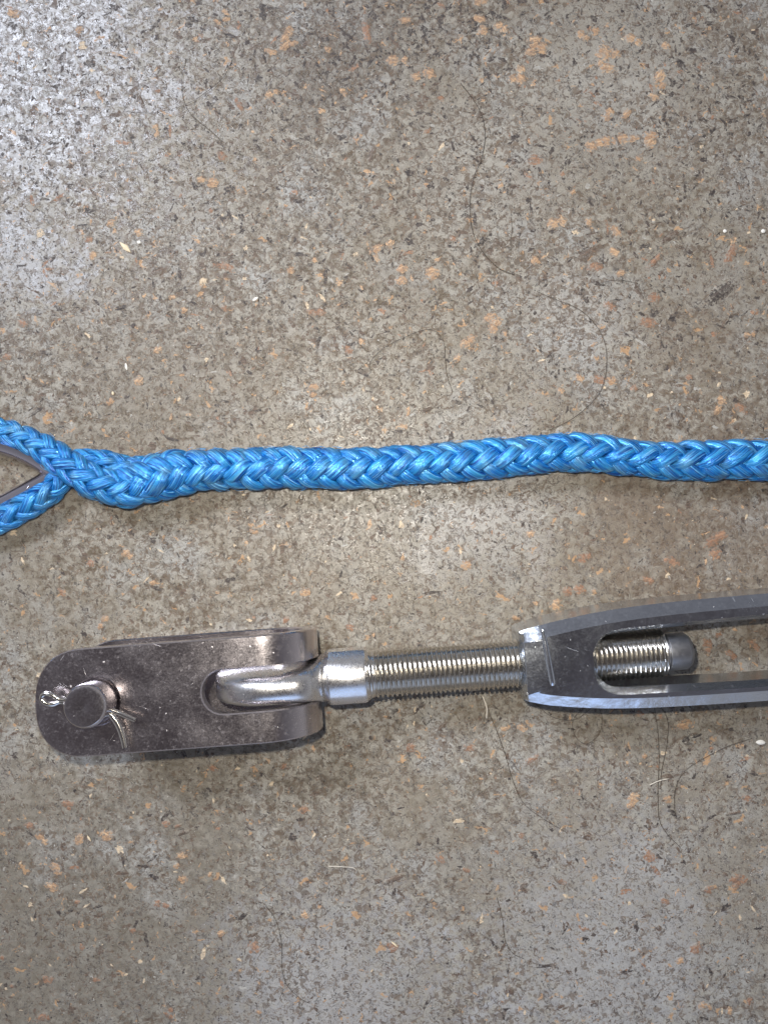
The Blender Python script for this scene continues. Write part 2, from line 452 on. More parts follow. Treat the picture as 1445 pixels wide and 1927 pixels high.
# patches read off the photograph: centre, extent, number, size, colour
T, R_, B_, K_, C_ = M_tan, M_rust, M_brown, M_dark, M_cream
patches = [
 (1195,262,42,10,9,22,T),(1120,268,26,10,5,20,T),(1145,222,6,18,3,20,T),(1178,218,8,8,2,16,T),(1015,92,20,24,7,24,T),(975,152,16,28,6,22,T),
 (1155,95,22,16,5,24,T),(1135,118,16,14,3,20,T),(1195,82,18,18,4,22,T),(1245,82,16,8,2,22,T),(1245,145,12,20,3,20,T),(1090,68,14,12,3,18,T),(1120,62,10,8,2,18,T),
 (1228,178,22,6,3,14,T),(905,55,9,26,4,20,T),(940,55,10,22,4,18,T),(800,140,24,12,3,22,T),(745,110,22,8,3,20,T),(755,40,18,8,2,20,T),(910,5,18,8,3,18,T),
 (530,72,26,26,7,20,T),(505,90,12,12,3,16,T),(425,38,20,10,3,15,T),(610,90,14,10,2,16,T),(640,170,10,22,3,15,T),(600,205,10,10,2,14,T),(500,172,24,18,4,16,T),
 (18,20,20,12,4,18,T),(150,50,10,8,2,14,T),(50,78,8,8,1,14,C_),(150,85,10,10,1,14,C_),(300,250,12,20,3,16,T),(415,290,6,16,2,20,R_),(388,336,26,10,4,20,T),(395,393,8,6,1,14,R_),
 (830,180,16,8,2,12,R_),(800,250,10,8,2,16,R_),(945,345,16,8,2,14,T),(1000,300,12,8,2,20,R_),(1055,420,18,14,4,22,T),(1080,365,10,8,2,14,T),(1155,435,8,14,1,18,T),(1160,270,4,14,1,16,B_),
 (755,510,7,22,3,22,T),(806,512,14,18,4,20,T),(712,470,8,20,3,18,T),(738,458,8,10,2,18,T),(1012,492,12,8,2,20,T),(1162,512,10,8,1,22,T),(1165,475,20,8,2,18,T),(845,450,16,6,2,16,R_),
 (1125,510,12,20,3,18,R_),(1140,575,16,6,2,24,R_),(1235,562,14,6,1,26,R_),(1230,605,20,6,2,26,R_),(1420,592,10,8,1,20,R_),(926,612,14,18,5,18,T),(955,628,8,8,1,14,T),(878,640,9,14,3,18,T),
 (864,672,5,8,1,15,T),(1053,737,6,5,1,16,T),(1087,705,8,14,2,20,T),(1118,652,6,8,1,14,T),(1145,715,10,8,2,18,T),(1122,715,10,8,1,20,R_),(1105,415,8,6,1,14,T),(1350,765,16,18,4,20,T),(1395,760,14,20,4,18,R_),
 (1410,630,10,8,3,14,T),(1300,712,8,6,1,16,R_),(1190,735,8,12,2,14,R_),(1380,830,8,6,1,12,R_),(600,585,16,8,3,18,R_),(545,505,8,6,1,16,T),(1205,300,8,5,1,12,T),
 (235,465,4,3,0,1,C_),(205,420,7,6,1,14,T),(262,434,10,5,2,14,T),(172,450,8,14,2,14,R_),(75,442,6,5,1,14,C_),(175,475,10,5,2,12,T),(383,526,8,5,1,14,C_),(325,555,6,8,2,13,T),(343,585,6,12,2,16,T),
 (425,500,10,6,1,24,R_),(590,487,8,6,1,12,T),(298,655,5,8,1,17,T),(258,718,6,10,2,18,T),(205,755,6,12,2,16,T),(590,725,10,5,2,16,T),(650,650,14,16,4,14,R_),(680,645,8,5,1,14,T),(590,745,5,5,1,12,T),(595,895,5,5,1,10,T),
 (40,610,10,5,2,16,R_),(12,670,5,5,1,14,R_),(420,575,9,8,2,14,R_),(480,475,10,8,2,13,B_),
 (875,1062,18,4,3,20,T),(995,1000,10,10,2,16,T),(235,1045,8,12,3,16,T),(165,1060,12,6,2,14,R_),(285,1098,6,5,1,16,T),(122,1115,8,5,2,16,R_),(195,1170,12,14,4,16,T),(575,1112,8,8,3,14,T),(480,1000,7,5,1,12,T),
 (160,1240,8,6,2,12,T),(700,1123,8,6,1,14,R_),(535,1172,5,12,1,18,R_),(655,1180,8,12,2,20,R_),(1075,1110,20,16,4,20,R_),(1100,1050,10,18,3,18,R_),(1050,1140,14,8,3,18,T),(1000,1135,16,5,2,14,T),(972,1160,4,6,1,12,T),
 (1350,1035,22,30,6,24,R_),(1215,1095,12,12,3,18,R_),(1255,1050,20,10,3,18,R_),(1115,1115,8,6,1,12,T),(1330,1215,14,10,3,18,R_),(1355,1190,12,10,2,16,R_),(1385,1235,14,10,3,18,R_),(1420,1215,10,12,3,16,R_),
 (1286,1363,14,6,3,20,T),(945,1371,9,4,2,14,T),(985,1372,6,4,1,14,T),(1185,1508,20,12,6,22,T),(1258,1510,5,10,2,18,T),(1215,1422,5,5,1,12,T),(1240,1350,6,4,1,12,R_),(890,1410,16,6,2,20,R_),(780,1410,16,8,2,20,R_),
 (1200,1340,10,6,1,16,R_),(1400,1500,16,6,2,18,R_),(1380,1650,20,20,5,20,R_),(1340,1670,16,12,3,16,R_),(1228,1610,12,10,2,22,R_),(1250,1690,8,12,2,18,R_),(1100,1550,14,6,2,18,B_),(1110,1575,10,6,2,20,B_),
 (1055,1662,7,5,1,14,R_),(1100,1745,10,8,2,14,R_),(1305,1790,12,8,3,18,R_),(1278,1808,5,6,1,14,T),(1240,1745,10,6,1,18,B_),(1330,1895,10,10,3,16,T),(1370,1900,8,10,2,16,T),(1410,1880,8,10,2,18,R_),
 (740,1780,14,8,3,18,R_),(875,1645,8,14,2,16,R_),(990,1680,14,14,3,22,B_),(828,1620,8,6,1,16,R_),(985,1575,10,6,1,12,R_),(960,1862,8,8,1,16,B_),(1115,1890,8,8,1,14,B_),
 (205,1575,8,8,3,18,T),(145,1578,12,6,3,18,T),(85,1580,14,10,4,18,T),(108,1640,6,12,3,16,T),(105,1672,14,6,4,18,T),(60,1552,8,6,1,20,R_),(345,1612,6,8,2,18,T),(345,1652,8,6,2,18,T),(328,1632,8,5,2,14,T),
 (392,1648,5,8,2,14,T),(318,1552,12,6,2,12,R_),(135,1520,14,10,4,16,R_),(572,1526,6,5,1,14,R_),(575,1720,5,5,1,14,T),(415,1760,6,5,1,12,T),(140,1700,10,6,1,12,R_),(300,1705,16,12,4,15,R_),(250,1755,6,5,1,12,R_),
 (485,1783,10,4,1,22,R_),(490,1905,6,5,1,12,T),(155,1790,8,14,2,13,R_),(85,1840,16,14,4,15,R_),(80,1910,8,12,3,15,R_),(320,1905,10,10,3,14,R_),(20,1855,6,6,1,12,R_),(5,1800,8,6,1,14,R_),(180,1842,10,6,2,14,R_),
 (350,1565,16,6,2,12,B_),(340,1555,10,4,1,12,R_),(405,1445,8,6,2,12,R_),(530,1440,8,6,1,12,R_),(720,1660,20,4,2,16,B_),
]
count = 0
for (x, y, dx, dy, n, s_, mt) in patches:
    n = max(1, round(n * .56)); s_ *= 1.12
    for k in range(n):
        if count >= 270: break
        # the patch fills outwards from its centre, the pieces overlapping into one ragged shape
        a = rng.uniform(0, 6.28); r = math.sqrt((k + .3) / max(n, 1))
        chip(x + dx * r * math.cos(a), y + dy * r * math.sin(a), s_ * rng.uniform(.6, 1.0), mt, math.atan2(dy, dx) * rng.choice((-1, 1)) * .6 + rng.uniform(-.4, .4), rng.uniform(.9, 1.35)); count += 1
# long dark splinters
for (x, y, L, ang, mt) in [(1108,475,48,.6,B_),(1375,478,46,1.1,R_),(1262,445,44,.6,B_),(1232,490,34,.8,R_),(1355,552,70,.65,K_),(1200,545,34,-1.1,B_),(905,215,20,.5,B_),(770,475,24,.3,R_),(905,455,28,.7,K_),(940,458,26,.1,B_),
    (805,770,20,.4,B_),(420,500,34,-.1,R_),(300,510,40,.4,B_),(700,290,34,1.3,B_),(450,195,30,-1.1,R_),(690,60,44,-1.4,R_),(250,170,30,.6,B_),(265,190,30,-1.1,B_),(1280,785,30,-.9,B_),(600,640,20,1.0,K_),
    (1268,1532,26,-.6,K_),(1000,1430,30,.6,R_),(740,1655,40,.4,B_),(830,1370,30,.8,B_),(1310,1385,20,.3,K_),(1290,1390,22,.8,K_),(1385,1530,26,.2,B_),(1235,1640,28,-.9,R_)]:
    o = chip(x, y, L, mt, ang, 1.15); o.scale = (L / 22, L / 52, 1); count += 1

# countless small flecks: one mesh per floor, many tiny ragged domes
nr = np.random.default_rng(5)
def fleck_field():
    fm = [F_dark, F_brown, F_rust, F_tan, F_cream, M_greyfl]
    V, F, MI = [], [], []
    X0, X1, Y0, Y1 = -1500, 1500, -1700, 1700
    # slow field that clusters the flecks
    G = nr.random((24, 24))
    def field(x, y):
        u = (x - X0) / (X1 - X0) * 22.9; v = (y - Y0) / (Y1 - Y0) * 22.9
        i, j = int(u), int(v); fu, fv = u - i, v - j
        return (G[j, i] * (1 - fu) + G[j, i + 1] * fu) * (1 - fv) + (G[j + 1, i] * (1 - fu) + G[j + 1, i + 1] * fu) * fv
    N = 46000
    xs = nr.uniform(X0, X1, N); ys = nr.uniform(Y0, Y1, N); forced = [False] * N
    for px_, py_, sp_, m_ in ((625,120,60,130),(700,60,60,150),(770,45,70,170),(880,75,45,120),(900,20,60,120),(500,190,60,80),(100,200,90,120),(250,120,80,110),(1320,100,80,150),(1270,200,60,80),
                              (1380,300,70,90),(400,60,60,80),(60,330,60,90),(880,350,90,110),(1050,480,110,120),(1280,540,90,110),(700,560,80,70),(1350,900,80,70),(1380,1450,90,80),(1150,1500,80,60),(250,760,90,60)):
        cx_, cy_, _ = W(px_, py_)
        xs = np.concatenate([xs, nr.normal(cx_, sp_, m_)]); ys = np.concatenate([ys, nr.normal(cy_, sp_, m_)]); forced += [True] * m_
    for x, y, fo in zip(xs, ys, forced):
        f = 9 if fo else field(x, y)
        top = min(1, max(0, (y + 100) / 700))          # the board is more pitted towards its far end
        pr = .16 + .50 * f + .34 * top; fo = fo
        if nr.random() > pr: continue
        u = nr.random() * (.6 if fo else 1)
        if u < .28 + .20 * top: mi = 0
        elif u < .76: mi = 1
        elif u < .80 + .04 * top: mi = 2
        elif u < .835 + .06 * top: mi = 3
        elif u < .912: mi = 4
        else: mi = 5
        r = float(np.clip(nr.lognormal(1.05, .48), .9, 9.5)) * (.8 if mi == 5 else 1)
        el = math.sqrt(nr.choice([1.2, 1.8, 2.6, 3.8]))
        n = int(7 + r)
        rot = nr.uniform(0, 3.14); c, s = math.cos(rot), math.sin(rot)
        o = len(V); V.append((x, y, .45))
        jag = .50
        for k in range(n):
            a = 2 * math.pi * k / n; rr = r * (1 + nr.uniform(-jag, jag))
            p, q = rr * math.cos(a) * el, rr * math.sin(a) / el
            V.append((x + c * p - s * q, y + s * p + c * q, -.12))
        for k in range(n):
            F.append((o, o + 1 + k, o + 1 + (k + 1) % n)); MI.append(mi)
    me = bpy.data.meshes.new('chip_flecks'); me.from_pydata([(a * S, b_ * S, c_ * S) for a, b_, c_ in V], [], F)
    for mm in fm: me.materials.append(mm)
    me.polygons.foreach_set('material_index', MI); me.update(); me.shade_smooth()
    o = link('chip_flecks', me, None, floor); o['kind'] = 'stuff'
fleck_field()

# ------------------------------------------------------------------ braided rope
def braid(path, P, phi0, name_parent, twist=None, phase=0, sub=12, step=2.6):
    """path: list of (x,y,z,R) in plan px; twelve strands, six each way, over two under two"""
    C = catmull(path, step)
    X = C[:, :3]; R = C[:, 3]
    T = np.gradient(X, axis=0); T /= np.linalg.norm(T, axis=1)[:, None]
    N = np.cross(np.array([0, 0, 1.0]), T); N /= np.linalg.norm(N, axis=1)[:, None]
    Bn = np.cross(T, N)
    s = np.concatenate([[0], np.cumsum(np.linalg.norm(np.diff(X, axis=0), axis=1))])
    k40 = R / 40.0
    ph = phi0 + (0 if twist is None else np.interp(X[:, 0], twist[0], twist[1]))
    if isinstance(P, tuple):
        Ps = np.interp(X[:, 0], P[0], P[1]); ds = np.concatenate([[0], np.diff(s)]); a = np.cumsum(2 * math.pi * ds / Ps) + phase
    else: a = 2 * math.pi * s / P + phase
    objs = []
    for direction in (1, -1):
        for i in range(6):
            jit = rng.uniform(-.05, .05)
            th = direction * a + 2 * math.pi * i / 6 + jit + math.pi / 6 * (direction < 0)
            cv = np.cos(3 * (th - ph)) * direction
            wob = 1 + .05 * np.sin(s * .021 + i * 2.1 + direction) + .04 * np.sin(s * .057 + i * 5.1)
            over = np.tanh(1.7 * cv) / np.tanh(1.7)
            rad = (24.2 + 7.0 * over) * k40 * wob
            flatv = .95
            pos = X + (rad * np.cos(th))[:, None] * N + (rad * np.sin(th) * flatv)[:, None] * Bn
            radial = np.cos(th)[:, None] * N + np.sin(th)[:, None] * Bn
            tt = np.gradient(pos, axis=0); tt /= np.linalg.norm(tt, axis=1)[:, None]
            side = np.cross(tt, radial); side /= np.linalg.norm(side, axis=1)[:, None]
            nn = np.cross(side, tt)
            hw = (12.6 + 1.7 * over + .8 * np.sin(s * .033 + i * 1.7)) * k40
            ht = (8.0 + 1.0 * over) * k40
            V = []; UV = []
            for j in range(sub):
                b = 2 * math.pi * j / sub
                ca, sa = math.cos(b), math.sin(b)
                ca = math.copysign(abs(ca) ** .9, ca)
                V.append(pos + (hw * ca)[:, None] * side + (ht * sa)[:, None] * nn)
                # fibres run nearly along the strand with a slow yarn twist
                UV.append(np.stack([s + 10 * ca, np.full_like(s, ca * 13 + (sa < 0) * 40) + s * .10 * direction], axis=1))
            V = np.stack(V, axis=1).reshape(-1, 3); UV = np.stack(UV, axis=1).reshape(-1, 2)
            V[:, 2] = np.maximum(V[:, 2], .4)
            n = len(X); F = []
            for q in range(n - 1):
                for j in range(sub):
                    A = q * sub + j; Bq = q * sub + (j + 1) % sub
                    F.append((A, A + sub, Bq + sub, Bq) if True else None)
            F.append(tuple(range(sub))); F.append(tuple((n - 1) * sub + j for j in range(sub))[::-1])
            me = mesh('strand', V.tolist(), F, None, UV)
            objs.append(link('strand', me, M_rope, name_parent))
    # core that fills the braid
    V, F = tube([tuple(p[:3]) for p in path], [p[3] * .52 for p in path], 10, 8)
    link('core', mesh('core', V, F, None), M_core, name_parent)
    return objs

rope = bpy.data.objects.new('braided_rope', None); col.objects.link(rope); rope.location = (0, 0, 0)
tag(rope, 'bright blue braided rope spliced into an eye at its left end, lying across the board', 'rope')

def WP(px, py, z, R): x, y, zz = W(px, py, z); return (x, y, zz, R)
main = [WP(222, 912, 36, 30), WP(262, 906, 41, 41), WP(300, 898, 43, 45.5), WP(355, 886, 40, 40.5), WP(410, 883.5, 39, 39.5), WP(500, 881, 39, 39.5), WP(600, 881, 39, 40), WP(690, 881, 39, 39),
        WP(770, 875, 38, 38), WP(850, 869, 38, 38), WP(960, 861, 38, 38.5), WP(1040, 851.5, 37, 36.5), WP(1100, 852, 37, 36.5), WP(1180, 861, 37, 35.5), WP(1250, 866, 37, 35.5),
        WP(1330, 867, 38, 38), WP(1445, 865, 38, 39), WP(1600, 872, 38, 38), WP(1800, 868, 38, 38)]
braid(main, ([-520, -100, 300, 700], [205, 214, 244, 256]), math.radians(30), rope, twist=([-520, -420, -330, -200, 300, 700], [math.radians(q) for q in (34, 26, 20, 4, -2, -12)]), phase=.3)

eye = [WP(330, 880, 36, 26), WP(285, 908, 48, 31), WP(238, 922, 54, 33), WP(190, 910, 59, 33), WP(148, 890, 61, 32), WP(108, 862, 54, 30), WP(62, 832, 40, 26), WP(8, 812, 30, 25),
       WP(-60, 796, 28, 25), WP(-150, 780, 28, 25), WP(-250, 788, 28, 25), WP(-330, 830, 28, 25), WP(-360, 895, 28, 25), WP(-325, 965, 28, 25), WP(-240, 1018, 28, 25), WP(-150, 1028, 28, 25), WP(-60, 1004, 28, 25),
       WP(10, 974, 28, 26), WP(62, 945, 28, 27), WP(104, 916, 26, 26), WP(124, 884, 24, 22), WP(150, 864, 28, 20), WP(190, 868, 36, 22), WP(240, 880, 40, 24), WP(300, 884, 42, 22)]
braid(eye, 212, math.radians(38), rope, phase=1.1)

# loose broken filaments standing off the braid
def fuzz(path, n):
    C = catmull(path, 3); parts = []
    for _ in range(n):
        i = rng.randrange(5, len(C) - 5); x, y, z, R = C[i]; tx, ty = C[i + 1][:2] - C[i - 1][:2]; l_ = math.hypot(tx, ty); tx, ty = tx / l_, ty / l_
        a = rng.choice((rng.uniform(.0, .5), rng.uniform(2.64, 3.14), rng.uniform(.5, 2.6)))
        nx, ny = -ty, tx; ca, sa = math.cos(a), math.sin(a)
        L_ = rng.uniform(6, 17); dr = rng.choice((-1, 1)); bow = rng.uniform(.8, 4); sw = rng.uniform(-.5, .5)
        pts = []
        for q in range(4):
            t_ = q / 3; r_ = R * .97 + bow * t_ * (1.3 - .5 * t_); aa = a + sw * t_ * .4
            pts.append((x + tx * dr * L_ * t_ + nx * r_ * math.cos(aa), y + ty * dr * L_ * t_ + ny * r_ * math.cos(aa), max(z + r_ * math.sin(aa), 1)))
        parts.append(tube(pts, [.34, .32, .28, .15], 4, 5))
    V, F = merge(*parts)
    o = link('loose_filaments', mesh('loose_filaments', V, F, None), M_fuzz, rope); o['kind'] = 'stuff'
m, t, b = material('pale_blue_filament'); b.inputs['Base Color'].default_value = (.08, .40, .78, 1); b.inputs['Roughness'].default_value = .4; M_fuzz = m
fuzz(main, 240); fuzz(eye[2:8], 30); fuzz(eye[17:20], 14)

# thimble inside the eye
loop = [(75, 868, 24), (30, 826, 28), (8, 812, 28), (-60, 796, 28), (-150, 780, 28), (-250, 788, 28), (-330, 830, 28), (-360, 895, 28), (-325, 965, 28), (-240, 1018, 28), (-150, 1028, 28), (-60, 1004, 28), (10, 974, 28), (62, 945, 26), (96, 915, 24)]
loop = [(118, 866, 22), (62, 832, 26), (8, 812, 28)] + loop[3:13] + [(66, 945, 26), (126, 912, 20)]
C = catmull([W(*p) for p in loop], 5)
T = np.gradient(C, axis=0); T[:, 2] = 0; T /= np.linalg.norm(T, axis=1)[:, None]
Nn = np.cross(np.array([0, 0, 1.0]), T)          # left of travel: the eye's inside (the loop runs counter-clockwise)
rings = []
for c, n_ in zip(C, Nn):
    ring = []
    for k in range(11):
        a = math.radians(-58 + 116 * k / 10)
        ring.append(c + n_ * (42 * math.cos(a)) + np.array([0, 0, 24 * math.sin(a)]))
    for k in range(11):
        a = math.radians(58 - 116 * k / 10)
        ring.append(c + n_ * (33 * math.cos(a)) + np.array([0, 0, 17 * math.sin(a)]))
    rings.append(ring)
V, F = loft(rings)
th = link('thimble', mesh('thimble', V, F, 50), M_thimble)
tag(th, 'grey steel thimble lining the eye of the blue rope at the left edge', 'thimble')

# ------------------------------------------------------------------ turnbuckle
ANG = math.atan2(40.2, 546.4)
OX, OY = -21.0, -284.5
ZC = 95.0
tb = bpy.data.objects.new('turnbuckle', None); col.objects.link(tb)
tb.location = (OX * S, OY * S, 0); tb.rotation_euler = (0, 0, ANG)
tag(tb, 'polished steel turnbuckle with slotted jaw, clevis pin, threaded stud and open body', 'turnbuckle')
def L(px, py, z):                      # photograph pixel at height z -> turnbuckle's own axes
    x, y, _ = W(px, py, z); dx, dy = x - OX, y - OY
    return (dx * math.cos(ANG) + dy * math.sin(ANG), -dx * math.sin(ANG) + dy * math.cos(ANG), z)

# jaw: a flat strap with rounded ends, bent into a U, with one long slot through the bend
ROLL = math.radians(4.6)
RB, HT = 83.0, 12.0                    # bend radius of the mid surface, half thickness
U_L, U_B = -551.0, -187.0              # left end, start of the bend
flat_len = U_B - U_L
TOT = flat_len * 2 + math.pi * RB
HWD = 87.5
def end_profile(sgn):                  # rounded end, from lower to upper corner; s=0 end
    pts = []
    for k in range(25):
        a = -math.pi / 2 + math.pi * k / 24
        y = HWD * math.copysign(abs(math.sin(a)) ** .80, math.sin(a))
        x = 78 * (1 - abs(math.cos(a)) ** .95)
        pts.append((x, y))
    return pts
endp = end_profile(1)
outer = [(x, y) for x, y in endp[::-1]]                       # upper -> lower at the left end
outer += [(TOT - x, y) for x, y in endp]                      # lower -> upper at the other end
def ring2(cx, cy, r, n=40): return [(cx + r * math.cos(-2 * math.pi * k / n), cy + r * math.sin(-2 * math.pi * k / n)) for k in range(n)]
PU = -450.0; pin_s = PU - U_L
mid = TOT / 2; hl, hw_ = 221.0, 35.5
slot = []
for k in range(13):
    a = math.pi / 2 - math.pi * k / 12; slot.append((mid + hl - hw_ + hw_ * math.cos(a), hw_ * math.sin(a)))
for k in range(13):
    a = -math.pi / 2 - math.pi * k / 12; slot.append((mid - hl + hw_ + hw_ * math.cos(a), hw_ * math.sin(a)))
V, F = plate(outer, [ring2(pin_s, 0, 38), ring2(TOT - pin_s, 0, 38), slot], HT, 2.2)
xs = [flat_len + math.pi * RB * k / 28 for k in range(29)]
V, F = cut(V, F, xs)
def bend(p):
    s_, t_, n_ = p
    if s_ < flat_len: u, z = U_L + s_, ZC + RB + n_
    elif s_ > TOT - flat_len: u, z = U_L + (TOT - s_), ZC - RB - n_
    else:
        a = (s_ - flat_len) / RB; u = U_B + (RB + n_) * math.sin(a); z = ZC + (RB + n_) * math.cos(a)
    dz = z - ZC
    return (u, t_ * math.cos(ROLL) + dz * math.sin(ROLL), max(ZC + dz * math.cos(ROLL) - t_ * math.sin(ROLL), .5))
V = [bend(p) for p in V]
jaw = link('jaw', mesh('jaw', V, F, 30), M_jaw, tb)

def lathe(prof, n=40, axis='u', c=(0, 0, 0)):
    rings = []
    for t_, r in prof:
        ring = []
        for k in range(n):
            a = 2 * math.pi * k / n
            if axis == 'u': ring.append((t_, c[1] + r * math.cos(a), c[2] + r * math.sin(a)))
            else: ring.append((c[0] + r * math.cos(a), c[1] + r * math.sin(a), t_))
        rings.append(ring)
    return loft(rings)
# clevis pin through both plates
def rolled(V):
    out = []
    for u, v, z in V:
        dz = z - ZC; out.append((u, v * math.cos(ROLL) + dz * math.sin(ROLL), max(ZC + dz * math.cos(ROLL) - v * math.sin(ROLL), .3)))
    return out
V, F = lathe([(3, 34), (4, 35), (170, 35), (234, 35), (238, 33.8), (240.5, 31), (241, 28), (240.6, 3), (240.2, 1)], 56, 'z', (PU, 0, 0))
pin = link('clevis_pin', mesh('clevis_pin', rolled(V), F, 32), M_pin, tb)
# split cotter: looped head on the left, two splayed legs on the right
zc = 208
p1 = [L(207, 1338, zc), L(185, 1330, zc), L(140, 1322, zc + 2), L(112, 1316, zc + 4), L(98, 1308, zc + 6), L(84, 1306, zc + 6), L(78, 1314, zc + 6), L(86, 1324, zc + 6), L(100, 1326, zc + 4),
      L(114, 1321, zc + 2), L(142, 1327, zc), L(187, 1336, zc), L(205, 1343, zc)]
q1 = tube([L(160, 1327, zc), L(206, 1336, zc), L(228, 1344, zc + 2), L(255, 1356, zc + 4)], [4.2, 4.2, 4.2, 3.8], 10, 3, flat=.8)
q2 = tube([L(160, 1329, zc), L(202, 1342, zc), L(214, 1352, zc), L(224, 1368, zc), L(231, 1388, zc + 1), L(235, 1408, zc + 3)], [4.2, 4.6, 5.2, 5.4, 5.2, 4.4], 10, 3, flat=.8)
q3 = tube(p1[2:11], 4.0, 8, 3)
V, F = merge(q1, q2, q3)
cot = link('cotter_pin', mesh('cotter_pin', V, F, 50), M_wire, pin)

# stud: eye, collar, thread, plain tip
def sect(u, hv, hz, ex, n=40, zc_=ZC):
    r = []
    for k in range(n):
        a = 2 * math.pi * k / n
        c_, s_ = math.cos(a), math.sin(a)
        r.append((u, hv * math.copysign(abs(c_) ** (2 / ex), c_), zc_ + hz * math.copysign(abs(s_) ** (2 / ex), s_)))
    return r
rings = []
for k in range(13):                               # rounded front of the eye
    a = math.pi / 2 * (k + .35) / 12.35
    u = -183 - 90 * math.cos(a)
    rings.append(sect(u, 31.5 * min(1, .55 + .45 * math.sin(a)) ** .9, 90 * math.sin(a), 3.0))
for u, hv, hz, ex in ((-165, 31.8, 90, 3), (-145, 32, 88, 3), (-128, 32, 87, 3), (-114, 32, 83, 2.9), (-104, 33, 77, 2.8), (-97, 34.5, 68, 2.7), (-90, 38, 56, 2.6), (-86, 41, 50, 2.6)):
    rings.append(sect(u, hv, hz, ex))
V, F = loft(rings)
stud = link('eye_stud', mesh('eye_stud', V, F, 50), M_eye, tb)
def clipped(u, r, w):                             # crowned top and bottom, bevelled shoulders, flat sides
    k = w / 46.0; zt_ = math.sqrt(50 * 50 - 33 * 33)
    q = [(33 - 66 * i / 12, math.sqrt(50 * 50 - (33 - 66 * i / 12) ** 2)) for i in range(13)]
    q += [(-46, 17), (-46, -17)] + [(-v, -z) for v, z in q] + [(46, -17), (46, 17)]
    return [(u, v * k, ZC + z * r / 53) for v, z in q]
V, F = loft([clipped(-94, 39, 33), clipped(-90, 42, 36), clipped(-75, 52.5, 45.5), clipped(-72, 53, 46), clipped(-14, 53, 46), clipped(-10, 52, 45), clipped(-3, 41, 40)])
link('collar', mesh('collar', V, F, 28), M_eye, stud)
def thread(u0, u1, r, pitch, depth, n=44, sub=6):
    rings = []
    m_ = int((u1 - u0) / pitch * sub)
    for i in range(m_ + 1):
        u = u0 + (u1 - u0) * i / m_
        ring = []
        for k in range(n):
            a = 2 * math.pi * k / n
            f = ((u - u0) / pitch - k / n) % 1.0
            tri = abs(2 * f - 1)
            tri = max(0, min(1, (tri - .10) / .78))
            fade = min(1, (u - u0) / (2.2 * pitch) + .15) * min(1, (u1 - u) / (1.2 * pitch) + .25)
            rr = r - depth * (1 - tri) * fade - (1 - fade) * 1.5
            ring.append((u, rr * math.cos(a), ZC + rr * math.sin(a)))
        rings.append(ring)
    return loft(rings)
V, F = thread(-4, 509, 42.5, 8.4, 5.0)
link('thread', mesh('thread', V, F, 60), M_thread, stud)
V, F = lathe([(505, 30), (509, 37), (511, 31), (516, 29), (517, 31.5), (518, 32.3), (550, 32.3), (551, 31.8), (557, 27), (558, 25.5), (558, 20), (557.6, 1)], 48, 'u', (0, 0, ZC))
link('stud_tip', mesh('stud_tip', V, F, 28), M_tip, stud)

# open body: two bars joined by a hub at each end
U0, U1 = 256.0, 1330.0
half = [(256, 60), (258, 63), (275, 68), (300, 74), (345, 81.5), (395, 88), (470, 93.5), (570, 96.5), (700, 98), (793, 98)]
low = half + [(U0 + U1 - u, w) for u, w in half[::-1][1:]]
def dens(pts):
    C_ = catmull([(u, w, 0) for u, w in pts], 14); return [(c[0], c[1]) for c in C_]
lowp = dens(low)
outer = [(u, -w * .905) for u, w in lowp] + [(u, w * .97) for u, w in lowp[::-1]]
hu0, hu1, rc = 384.0, U0 + U1 - 384, 36.0
hin = lambda u: 46 + 6 * min(1, max(0, (u - 384) / 250)) if u < 793 else 46 + 6 * min(1, max(0, (U0 + U1 - u - 384) / 250))
hole = []
for k in range(9):
    a = math.pi - math.pi / 2 * k / 8; hole.append((hu0 + rc + rc * math.cos(a), hin(hu0) - rc + rc * math.sin(a)))
for u in np.linspace(hu0 + rc + 12, hu1 - rc - 12, 40): hole.append((float(u), hin(u)))
for k in range(9):
    a = math.pi / 2 - math.pi / 2 * k / 8; hole.append((hu1 - rc + rc * math.cos(a), hin(hu1) - rc + rc * math.sin(a)))
n_ = len(hole); hole += [(u, -v) for u, v in hole[::-1]]
V, F = plate(outer, [hole], 58, 20, 9, 12, 20)
V, F = cut(V, F, [268, 284, 300, 320, 345, 370, 390, 420, 460, 520, 600, 700, 793, 886, 986, 1066, 1126, 1166, 1216, 1286], [0, 15, -15, 30, -30, 45, -45, 58, -58])
def thick(u):
    u = min(u, U0 + U1 - u)
    return float(np.interp(u, [256, 284, 300, 340, 400, 460, 520, 600, 700, 793], [.84, .96, 1.0, 1.0, .975, .93, .89, .855, .835, .83]))
V = [(256 + (u - 256) * .3 if abs(z) > 52 and u < 278 else u, v, ZC + z * thick(u) * (1 - .085 * (v / 90) ** 2)) for u, v, z in V]
me = mesh('body', V, F, 24)
body = link('body', me, M_chrome, tb)
bv = body.modifiers.new('soft_edges', 'BEVEL'); bv.width = 1.6 * S; bv.segments = 2; bv.limit_method = 'ANGLE'; bv.angle_limit = math.radians(24)
# cast seam standing proud across the hub
zt = ZC + 58
a0, a1 = L(1021, 1183, zt), L(1040, 1287, zt)
V, F = tube([(a0[0], a0[1], zt - 3), (a0[0] + (a1[0] - a0[0]) * .5, (a0[1] + a1[1]) / 2, zt - 1.5), (a1[0], a1[1], zt - 4), (a1[0] + 1, a1[1] - 4, zt - 10)], [3.8, 5.0, 5.6, 3.4], 10, 4)
link('seam_ridge', mesh('seam_ridge', V, F, None), M_chrome, body)

